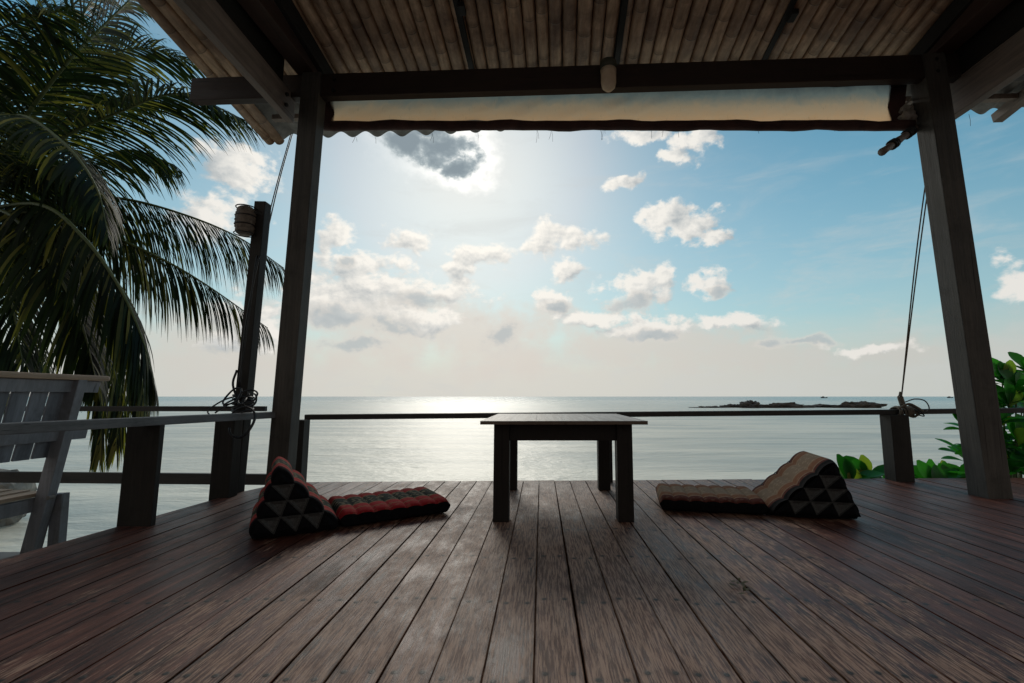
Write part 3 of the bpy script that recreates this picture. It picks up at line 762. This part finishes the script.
def make_wedge(B, AP, H, W, mats, parent, W2=0):
    """triangular stack of stuffed tubes running across the width; x from the hinge backwards, y across"""
    h0 = .025
    A, Bp, Cp = Vector((0, h0)), Vector((B, h0)), Vector((AP, H))
    n = 4
    def arc(p, q, out, m=9, amp=.016):
        pts = []
        nrm = Vector((q.y-p.y, -(q.x-p.x))).normalized()*out
        for k in range(n):
            a, c_ = p.lerp(q, k/n), p.lerp(q, (k+1)/n)
            for j in range(m):
                f = j/m; pts.append(a.lerp(c_, f)+nrm*amp*(max(0, math.sin(math.pi*f))**.7))
        return pts
    loop = arc(A, Cp, -1) + arc(Cp, Bp, -1)
    bot = [Vector((B, h0)), Vector((B-.01, .006)), Vector((B*.75, .002)), Vector((B*.5, .002)), Vector((B*.25, .002)), Vector((.01, .006))]
    npat = len(loop); loop = loop+bot; NA = len(loop); cen = Vector((AP*.6+.1, H*.36))
    b = MB(); vs = []; uvs = []; NW = 26
    arcl = [0]
    for k in range(1, NA): arcl.append(arcl[-1]+(loop[k]-loop[k-1]).length)
    for i in range(NW+1):
        s = i/NW; y = -W/2+W*s
        e = min(s, 1-s)/.09; sc_ = 1-.07*(1-min(1, e))**2
        for k, p in enumerate(loop):
            q = cen+(p-cen)*sc_; vs.append((q.x, y, max(.002, q.y))); uvs.append((s, arcl[k]))
    fs = []; mi = []
    for yy_, i0 in ((-W/2+.002, 0), (W/2-.002, NW)):
        vs.append((cen.x, yy_, cen.y)); uvs.append((0, 0))
        for k in range(NA): fs.append((len(vs)-1, i0*NA+k, i0*NA+(k+1) % NA)); mi.append(1)
    for i in range(NW):
        for k in range(NA):
            fs.append((i*NA+k, i*NA+(k+1) % NA, (i+1)*NA+(k+1) % NA, (i+1)*NA+k)); 
            mi.append(0 if k < npat and 2 <= i < NW-2 else 1)
    b.v = vs; b.f = fs; b.mi = mi
    for i, u in enumerate(uvs): b.uv[i] = u
    wobj = b.build('wedge_cushion', mats[:2], parent, True)
    # end faces: black upright triangles with grey inverted ones between
    for sd_ in (-1, 1):
        b = MB(); y = sd_*(W/2+.022)
        def P(i, j):           # row i from the top (0..n), j along
            l = Cp.lerp(A, i/n); r = Cp.lerp(Bp, i/n); p = l.lerp(r, j/max(i, 1)) if i else Cp.copy()
            return cen+(p-cen)*.95
        def tri(p, q, r, puff, mi):
            c_ = (p+q+r)/3; N_ = 5; vs = []; idx = {}
            for a in range(N_+1):
                for d in range(N_+1-a):
                    u, v = a/N_, d/N_; w_ = 1-u-v
                    pt = p*w_+q*u+r*v
                    hgt = puff*min(1, max(0, 27*u*v*w_)**.6) if puff > 0 else puff*(3*min(u, v, w_))
                    if puff > 0: pt = c_+(pt-c_)*1.0
                    idx[(a, d)] = len(vs); vs.append((pt.x, y+sd_*hgt, max(.004, pt.y)))
            fs = []
            for a in range(N_):
                for d in range(N_-a):
                    fs.append((idx[a, d], idx[a+1, d], idx[a, d+1]))
                    if a+d < N_-1: fs.append((idx[a+1, d], idx[a+1, d+1], idx[a, d+1]))
            b.add(vs, fs, mi)
        for i in range(n):
            for j in range(i+1):
                tri(P(i, j), P(i+1, j), P(i+1, j+1), .016, 1)
            for j in range(i):
                g_ = lambda p, c_: c_+(p-c_)*.93
                p_, q_, r_ = P(i, j), P(i, j+1), P(i+1, j+1)
                cc_ = (p_+q_+r_)/3; p2, q2, r2 = [cc_+(v_-cc_)*.9 for v_ in (p_, q_, r_)]; tri(p2, q2, r2, -.026, 2)
                for (s0, s1) in ((p_, q_), (q_, r_), (r_, p_)):      # piping on the seams
                    a3 = Vector((s0.x, y+sd_*.004, s0.y)); b3 = Vector((s1.x, y+sd_*.004, s1.y)); b.tube([a3, b3], .0022, 5, mi=3)
        b.build('end_panel', [mats[0], mats[1], mats[2], M['pipe']], parent)
    return wobj
def cushion(hinge, ang_mat, ang_wedge, fab, label, flip, B=.46, AP=.33, H_=.35):
    # hinge = near corner of the fold line on the deck
    root = empty('floor_cushion', (hinge[0], hinge[1], 0), label, 'floor cushion', 'folding floor cushions with triangular backrests')
    W = .5
    e = bpy.data.objects.new('tmp', None)
    # mat: local x from the hinge away, y across
    m_ = make_mat(.62, W, .095, 7, [M[fab], M['black']], None, 'seat_mat')
    d = Vector((math.cos(ang_mat), math.sin(ang_mat), 0)); nrm = Vector((-d.y, d.x, 0))*(1 if not flip else -1)
    cpos = Vector((hinge[0], hinge[1], 0))+nrm*W/2
    m_.data.transform(Matrix.Translation(cpos-root.location) @ Matrix.Rotation(ang_mat, 4, 'Z')); m_.parent = root
    before = set(bpy.data.objects)
    make_wedge(B, AP, H_, W, [M[fab], M['black'], M['silver']], None)
    dw = Vector((math.cos(ang_wedge), math.sin(ang_wedge), 0)); nw = Vector((dw.y, -dw.x, 0))*(1 if not flip else -1)
    cp = Vector((hinge[0], hinge[1], 0))+nw*W/2
    for o in set(bpy.data.objects)-before:
        o.data.transform(Matrix.Translation(cp-root.location) @ Matrix.Rotation(ang_wedge, 4, 'Z')); o.parent = root
    bpy.data.objects.remove(e)
    return root
cushion((-1.06, 2.50), R(33), R(180+30), 'fabred', 'red patterned floor cushion with black sides beside the left post', False, .405, .30)
cushion((1.335, 2.76), R(180-11), R(-11), 'faborange', 'orange and brown patterned floor cushion lying right of the low table', True, .48, .36, .335)

# ------------------------------------------------------------------ bench beyond the side rail
bn = empty('garden_bench', (-3.1, 2.2, -.31), 'worn white-painted bench with slatted back and tan top cap at the far left', 'bench')
def bk(y, z, off=0): return Vector((-2.985+(z-.48)*.15+off, y, z))        # plane of the leaning back
up = (bk(0, 1)-bk(0, 0)).normalized()
Y0, Y1 = 1.35, 3.03
b = MB(); b.bar(bk(Y0-.03, .818, .0), bk(Y1+.03, .818, .0), .10, .034, bev=.012); b.build('top_cap', M['cap'], bn)
b = MB(); b.bar(bk(Y0, .765), bk(Y1, .765), .035, .075, up, bev=.004); b.bar(bk(Y0, .465), bk(Y1, .465), .035, .07, up, bev=.004)
b.build('back_rail', M['paint'], bn)
b = MB(); yy = Y0+.05
while yy < Y1-.02:
    ln = .33+.0*yy
    b.bar(bk(yy, ln, -.025), bk(yy+.005, .80, -.025), .088, .014, (1, 0, 0), bev=.003); yy += .101
b.build('slat', M['slat'], bn)
for y_ in (Y0+.03, (Y0+Y1)/2-.05, Y1-.15):
    b = MB(); b.bar(bk(y_, .81, .012), bk(y_, -.31, .012), .055, .075, (1, 0, 0), bev=.004); b.build('leg', M['paint'], bn)
    b = MB(); b.bar(Vector((-3.005, y_+.06, .10)), Vector((-2.985, y_+.06, -.31)), .05, .07, (1, 0, 0), bev=.004); b.build('leg', M['paint'], bn)
    b = MB(); b.bar(Vector((-3.66, y_, .10)), Vector((-3.72, y_, -.31)), .05, .07, (1, 0, 0), bev=.004); b.build('leg', M['paint'], bn)
b = MB(); b.bar((-3.09, Y0, .045), (-3.09, Y1-.12, .045), .035, .08, bev=.004); b.bar((-3.68, Y0, .065), (-3.68, Y1, .065), .035, .08, bev=.004); b.build('seat_rail', M['paint'], bn)
b = MB()
for k in range(5): b.bar((-3.12-k*.11, Y0-.02, .105+.006*k), (-3.12-k*.11, Y1-.10, .105+.006*k), .095, .022, bev=.004)
b.build('seat', M['cap'], bn)
b = MB(); p_ = at(50, 497.5, 2.86); b.tube([p_+Vector((0, .02, 0)), p_+Vector((0, -.012, 0))], .012, 10); b.build('bolt', M['sheet'], bn)

# ------------------------------------------------------------------ rocks
def rock(c, s, mt, seed, sub=4, rough=.5, fr=1.1):
    b = MB(); bm = bmesh.new(); bmesh.ops.create_icosphere(bm, subdivisions=sub, radius=1)
    for v in bm.verts:
        q = v.co*fr+Vector((seed*3.7, seed, 0)); d = 1+rough*noise.fractal(q, .9, 2.1, 5)+rough*.35*abs(noise.noise(q*2.7))
        v.co = Vector((v.co.x*s[0]*d, v.co.y*s[1]*d, v.co.z*s[2]*d))
    bm.verts.index_update(); b.add([v.co+Vector(c) for v in bm.verts], [[v.index for v in f.verts] for f in bm.faces]); bm.free()
    return b.build('rock', mt, None, False)
IR = [(708, 5.5, .55, 'low flat rock at the left end of the offshore reef'), (735, 5.0, 1.0, 'small dark reef rock left of the tallest islet hump'),
      (750, 3.6, 2.0, 'peaked tallest hump of the offshore rock reef'), (782, 9.5, 1.45, 'long jagged middle rock of the offshore reef'),
      (822, 7.0, 1.0, 'low broken rock right of the middle of the reef'), (858, 8.5, 1.75, 'broad rounded rock at the right end of the reef')]
for i, (px, w_, h_, lb) in enumerate(IR):
    d = 91+2*math.sin(i*2); a, _ = ray(px, 404)
    o = rock((a*d, d, SEA-.1), (w_*.52, 2.0, h_*.62), M['rock'], i+1, 5, .55, 2.2); o.name = 'reef_rock'; tag(o, lb, 'rock', 'rocks of the offshore reef')
for (px, d, s, lb) in ((8, 8.2, (.62, .5, .55), 'pale rounded boulder in shallow water behind the bench legs'),):
    a, _ = ray(px, 520); o = rock((a*d-.35, d, SEA+.38), s, M['rockn'], 9, 4, .3); o.name = 'boulder'; tag(o, lb, 'boulder')

def boat(px, d, lb):
    a, _ = ray(px, 397); root = empty('fishing_boat', (a*d, d, SEA), lb, 'boat', 'fishing boats near the horizon')
    b = MB(); vs = []; L = 9
    for i in range(9):
        s = i/8; wv = 1.1*math.sin(math.pi*min(.92, s*.85+.12)); z1 = 1.0+.7*(2*s-1)**2; x = (s-.5)*L
        vs += [(x, -wv, z1), (x, 0, -.3), (x, wv, z1)]
    fs = []
    for i in range(8):
        for k in range(2): fs.append((i*3+k, i*3+k+1, i*3+k+4, i*3+k+3))
        fs.append((i*3+2, i*3, i*3+3, i*3+5))
    b.add([Vector(v)+root.location for v in vs], fs); b.build('hull', M['boat'], root)
    b = MB(); b.box(root.location+Vector((-1.2, 0, 1.8)), (2.4, 1.4, 1.3), bev=.08); b.build('cabin', M['boat'], root)
boat(824, 620, 'tiny boat on the horizon above the right end of the reef')
boat(950, 680, 'tiny boat on the horizon just left of the right post')

# ------------------------------------------------------------------ coconut palm
def frond(ctrl, n_leaf=95, llen=.75, droop=.9, spread=.75, seed=0, dead=0, hang=-.22, wid0=.0145):
    rnd_ = random.Random(seed); NS = 60; pts = spline(ctrl, NS)
    st = MB(); st.tube(pts, [.024*(1-i/NS)**.8+.0035 for i in range(NS+1)], 6)
    lf = MB(); Lc = [0]
    for i in range(NS): Lc.append(Lc[-1]+(pts[i+1]-pts[i]).length)
    tot = Lc[-1]; G = Vector((0, 0, -1))
    for k in range(n_leaf):
        for sd_ in (-1, 1):
            s = .1+.9*(k+rnd_.uniform(-.3, .3))/n_leaf; s = min(.995, max(.06, s))
            i = min(NS-1, int(s*NS)); f = s*NS-i; p = pts[i].lerp(pts[i+1], f); tg = (pts[i+1]-pts[i]).normalized()
            side = tg.cross(Vector((0, 0, 1)))
            if side.length < .15: side = Vector((1, 0, 0))
            side = side.normalized()*sd_; upn = tg.cross(side*-sd_).normalized()
            if upn.z < 0: upn = -upn
            L = llen*(math.sin(math.pi*min(1, s*.80+.16))**.55)*rnd_.uniform(.8, 1.1)
            if rnd_.random() < .06: L *= rnd_.uniform(.3, .6)
            fw = .35+.75*s
            dr = (side*spread + tg*fw - Vector((0, 0, 1))*hang + Vector((rnd_.uniform(-.16, .16), rnd_.uniform(-.16, .16), rnd_.uniform(-.14, .14)))).normalized()
            sag = droop*rnd_.uniform(.75, 1.25); NSg = 7; q = p.copy(); cur = dr.copy(); w0 = wid0*rnd_.uniform(.8, 1.15); r_ = rnd_.random()**1.7*.85
            if rnd_.random() < .06+dead: r_ = rnd_.uniform(.8, 1)
            vs = []
            for j in range(NSg+1):
                g_ = j/NSg; wid = w0*(math.sin(math.pi*min(1, .12+g_*.95))**.6 if j < NSg else 0.06)
                wv = cur.cross(upn+side*.3)
                if wv.length < .05: wv = side.cross(cur)
                wv = wv.normalized()
                vs += [q-wv*wid, q+wv*wid]
                cur = (cur+G*sag*(1.3/NSg)*(.5+g_)).normalized(); q = q+cur*(L/NSg)
            fs = [(2*j, 2*j+1, 2*j+3, 2*j+2) for j in range(NSg)]
            lf.add(vs, fs, 0, r_)
    return st, lf
PD = 5.6
crown = at(-30, 205, PD)
palm = empty('coconut_palm', (crown.x+.15, PD, SEA), 'coconut palm with long drooping fronds filling the left side of the view', 'palm tree')
b = MB(); pts = spline([(crown.x+.1, PD+.1, SEA-.1), (crown.x-.15, PD+.05, 0), (crown.x-.1, PD, 1.9), crown], 40)
b.tube(pts, [.19-.05*i/40+.012*(i % 2) for i in range(41)], 14); b.build('trunk', M['trunk'], palm)
FR = [  # control points as (px, py, distance), leaflet length, droop, spread, leaf count, hang
    ([(-30, 200, 5.6), (25, 118, 5.2), (68, 62, 5.0), (105, 24, 5.1), (150, -20, 5.3)], .95, .7, .9, 115, -.2),
    ([(-20, 200, 5.6), (60, 140, 5.3), (120, 112, 5.2), (180, 94, 5.2), (245, 120, 5.3)], 1.0, .95, .8, 130, .1),
    ([(-30, 205, 5.6), (-20, 140, 4.8), (18, 116, 4.3), (62, 142, 4.0), (95, 185, 3.9), (108, 235, 3.9)], .62, 1.1, .8, 120, .1),
    ([(-20, 210, 5.7), (60, 200, 5.8), (116, 198, 6.0), (176, 212, 6.2), (236, 236, 6.4), (284, 268, 6.6)], 1.25, 1.3, .28, 175, .75),
    ([(-20, 212, 5.7), (50, 215, 5.6), (115, 238, 5.5), (160, 258, 5.5), (205, 284, 5.6), (268, 328, 5.8)], 1.1, 1.3, .28, 165, .75),
    ([(-20, 210, 5.5), (40, 205, 5.0), (82, 236, 4.8), (118, 285, 4.7), (142, 338, 4.7), (156, 390, 4.8)], 1.0, 1.3, .5, 140, .4),
    ([(-25, 210, 5.5), (10, 215, 5.0), (50, 262, 4.7), (80, 320, 4.6), (96, 380, 4.6)], .95, 1.2, .7, 130, .3),
    ([(-25, 210, 5.9), (30, 225, 6.0), (80, 290, 6.1), (112, 350, 6.2), (122, 425, 6.3)], 1.0, 1.3, .6, 130, .3),
    ([(-25, 205, 5.6), (-10, 130, 5.5), (10, 60, 5.6), (45, -10, 5.8)], 1.0, .7, .9, 115, -.1),
    ([(-30, 205, 5.6), (0, 170, 6.2), (50, 125, 6.8), (100, 100, 7.2), (150, 98, 7.6)], 1.2, 1.0, .8, 120, .1),
    ([(-30, 205, 5.6), (-15, 235, 5.2), (8, 290, 5.0), (22, 360, 5.0)], 1.0, 1.2, .9, 110, .2),
    ([(-30, 205, 5.6), (-60, 130, 5.2), (-40, 60, 4.8), (20, 20, 4.6), (75, 10, 4.4)], .95, .9, .9, 120, .1),
    ([(-30, 200, 5.6), (-90, 140, 5.8), (-180, 120, 6.2), (-260, 170, 6.6)], 1.0, 1.0, .8, 60, 0),
    ([(-30, 200, 5.6), (-70, 220, 5.2), (-120, 290, 5.0), (-140, 370, 5.0)], 1.0, 1.0, .8, 60, 0),
    ([(-30, 205, 5.8), (20, 190, 6.4), (70, 190, 6.9), (120, 225, 7.2), (150, 285, 7.4)], 1.1, 1.3, .6, 110, .3),
    ([(-25, 208, 5.8), (30, 120, 6.0), (85, 66, 6.2), (140, 48, 6.4), (196, 62, 6.6)], 1.15, .9, .85, 120, .0),
    ([(-25, 210, 5.7), (15, 175, 5.4), (50, 165, 5.3), (90, 190, 5.3), (120, 235, 5.4)], .9, 1.2, .7, 120, .3),
    ([(-30, 205, 5.7), (-5, 120, 6.0), (35, 45, 6.3), (90, -10, 6.6), (140, -50, 6.8)], 1.2, .8, .85, 110, 0),
    ([(-30, 205, 6.0), (10, 250, 6.3), (30, 320, 6.5), (60, 400, 6.6)], 1.1, 1.2, .8, 110, .2),
    ([(-30, 205, 6.0), (-10, 260, 6.3), (0, 330, 6.5), (10, 400, 6.6)], 1.1, 1.2, .8, 100, .2),
    ([(-20, 210, 5.9), (50, 225, 6.0), (100, 300, 6.0), (120, 380, 6.0), (116, 450, 6.0)], .95, 1.4, .5, 120, .5),
    ([(-20, 210, 5.8), (60, 220, 5.7), (112, 290, 5.6), (138, 360, 5.6), (146, 420, 5.6)], .95, 1.5, .45, 150, .6),
    ([(-20, 210, 6.1), (45, 235, 6.2), (85, 310, 6.2), (102, 390, 6.2), (100, 455, 6.2)], .95, 1.5, .45, 150, .6),
    ([(-30, 200, 5.6), (20, 150, 5.8), (60, 90, 6.2), (75, 30, 6.4), (110, -30, 6.6)], 1.1, .8, .9, 110, 0),
    ([(-30, 205, 5.5), (20, 180, 5.6), (75, 165, 5.8), (130, 150, 6.1), (175, 165, 6.3)], .95, 1.2, .6, 110, .3),
]
for i, (cp, ll, dr, sp, nl, hg) in enumerate(FR):
    st, lf = frond([at(*c_) for c_ in cp], nl, ll, dr, sp, 100+i, (.3 if i in (7, 20, 21, 22) else .06), hg, .0105 if i in (3, 4, 7) else .0138)
    so_ = st.build('frond', M['stem'], palm, True)
    lf.build('leaflets', M['palm'], so_)
b = MB()
for k in range(9):
    a = k*.7; c_ = crown+Vector((.22*math.cos(a), .22*math.sin(a), -.25-.05*(k % 3)))
    bm = bmesh.new(); bmesh.ops.create_icosphere(bm, subdivisions=2, radius=.11)
    bm.verts.index_update(); b.add([Vector((v.co.x, v.co.y, v.co.z*1.2))+c_ for v in bm.verts], [[v.index for v in f.verts] for f in bm.faces]); bm.free()
b.build('coconuts', M['stem'], palm, True)

# ------------------------------------------------------------------ broad-leaved shore shrubs
def leaf_pts(base, dr, upv, L, Wd, curl, lf, r_):
    dr = dr.normalized(); side = dr.cross(upv).normalized(); nn = side.cross(dr).normalized(); NS = 7; vs = []
    for j in range(NS+1):
        g_ = j/NS; wid = Wd*(.06+.94*math.sin(math.pi*g_**1.55*.97)**.75) if 0 < j < NS else Wd*(.05 if j == 0 else .22)
        c_ = base+dr*L*g_+nn*(-curl*g_*g_*L)
        vs += [c_-side*wid+nn*wid*.28, c_, c_+side*wid+nn*wid*.28]
    fs = []
    for j in range(NS): fs += [(3*j, 3*j+1, 3*j+4, 3*j+3), (3*j+1, 3*j+2, 3*j+5, 3*j+4)]
    lf.add(vs, fs, 0, r_)
def shrub(base, tips, L, label, seed, stems=True, yellow=.08):
    rn = random.Random(seed); root = empty('broadleaf_shrub', base, label, 'shrub')
    st, lf = MB(), MB(); base = Vector(base)
    for tp in tips:
        tp = Vector(tp); mid = base.lerp(tp, .55)+Vector((rn.uniform(-.08, .08), rn.uniform(-.05, .05), -.02))
        st.tube(spline([base+Vector((rn.uniform(-.05, .05), rn.uniform(-.05, .05), 0)), mid, tp], 14), [.016-.0007*i for i in range(15)], 6)
        nl = rn.randint(8, 12)
        for k in range(nl):
            a = k*2.4+rn.uniform(-.3, .3); el_ = R(rn.uniform(5, 80))*(1 if k % 3 else .6)
            dr = Vector((math.cos(a)*math.cos(el_), math.sin(a)*math.cos(el_)*.8, math.sin(el_)+.12))
            r_ = rn.random()*.7
            if rn.random() < yellow: r_ = rn.uniform(.85, 1)
            leaf_pts(tp+Vector((0, 0, -.015*k*.5)), dr, Vector((.1, -.35, 1)) if abs(dr.z) < .9 else Vector((0, -1, .2)), L*rn.uniform(.7, 1.1), L*rn.uniform(.22, .28), rn.uniform(.1, .5), lf, r_)
    st.build('stem', M['stem'], root, True); lf.build('foliage', M['shrub'], root, True)
    return root
def tipsfrom(lst): return [at(px, py, d) for (px, py, d) in lst]
shrub((2.6, 4.4, -.95), tipsfrom([(850, 482, 4.2), (866, 480, 4.3)]), .27, 'small sprig of broad green leaves with a yellow leaf above the right cushion', 5, yellow=.25)
shrub((3.05, 4.5, -.95), tipsfrom([(892, 488, 4.4)]), .17, 'low green leaf tips just left of the short right rail post', 6)
shrub((3.5, 4.5, -.95), tipsfrom([(924, 484, 4.25), (944, 480, 4.3), (962, 482, 4.4), (935, 490, 4.15)]), .27, 'broad rounded green leaves between the short rail post and right post', 7, yellow=.03)
tl = []
rn = random.Random(4)
for k in range(24):
    tl.append((rn.uniform(974, 1075), rn.uniform(395, 482), rn.uniform(4.35, 5.2)))
tl += [(1016, 386, 4.4), (1034, 376, 4.5), (1008, 404, 4.4), (1026, 370, 4.6), (966, 425, 4.7), (964, 455, 4.8), (1050, 360, 4.7), (1002, 378, 4.5), (1000, 420, 4.3), (1018, 440, 4.3), (1010, 466, 4.3), (1030, 458, 4.2)]
shrub((4.75, 4.75, -.95), tipsfrom(tl), .24, 'tall leafy shore shrub with glossy round leaves right of the right post', 8, yellow=.05)

# small mossy debris on the boards
b = MB(); c_ = at(744, 584, 1.76); c_.z = .006
for k in range(16):
    p_ = c_+Vector((random.gauss(0, .022), random.gauss(0, .035), random.uniform(0, .006))); a = random.uniform(0, 6.28); s_ = random.uniform(.008, .018)
    d1 = Vector((math.cos(a), math.sin(a), random.uniform(-.1, .5)))*s_; d2 = Vector((-math.sin(a), math.cos(a), random.uniform(-.1, .5)))*s_*.5
    b.add([p_-d1, p_+d2, p_+d1, p_-d2], [(0, 1, 2, 3)])
tag(b.build('leaf_litter', M['dryleaf']), 'tiny scrap of mossy dry leaf litter caught between deck boards on the right', 'leaf litter')
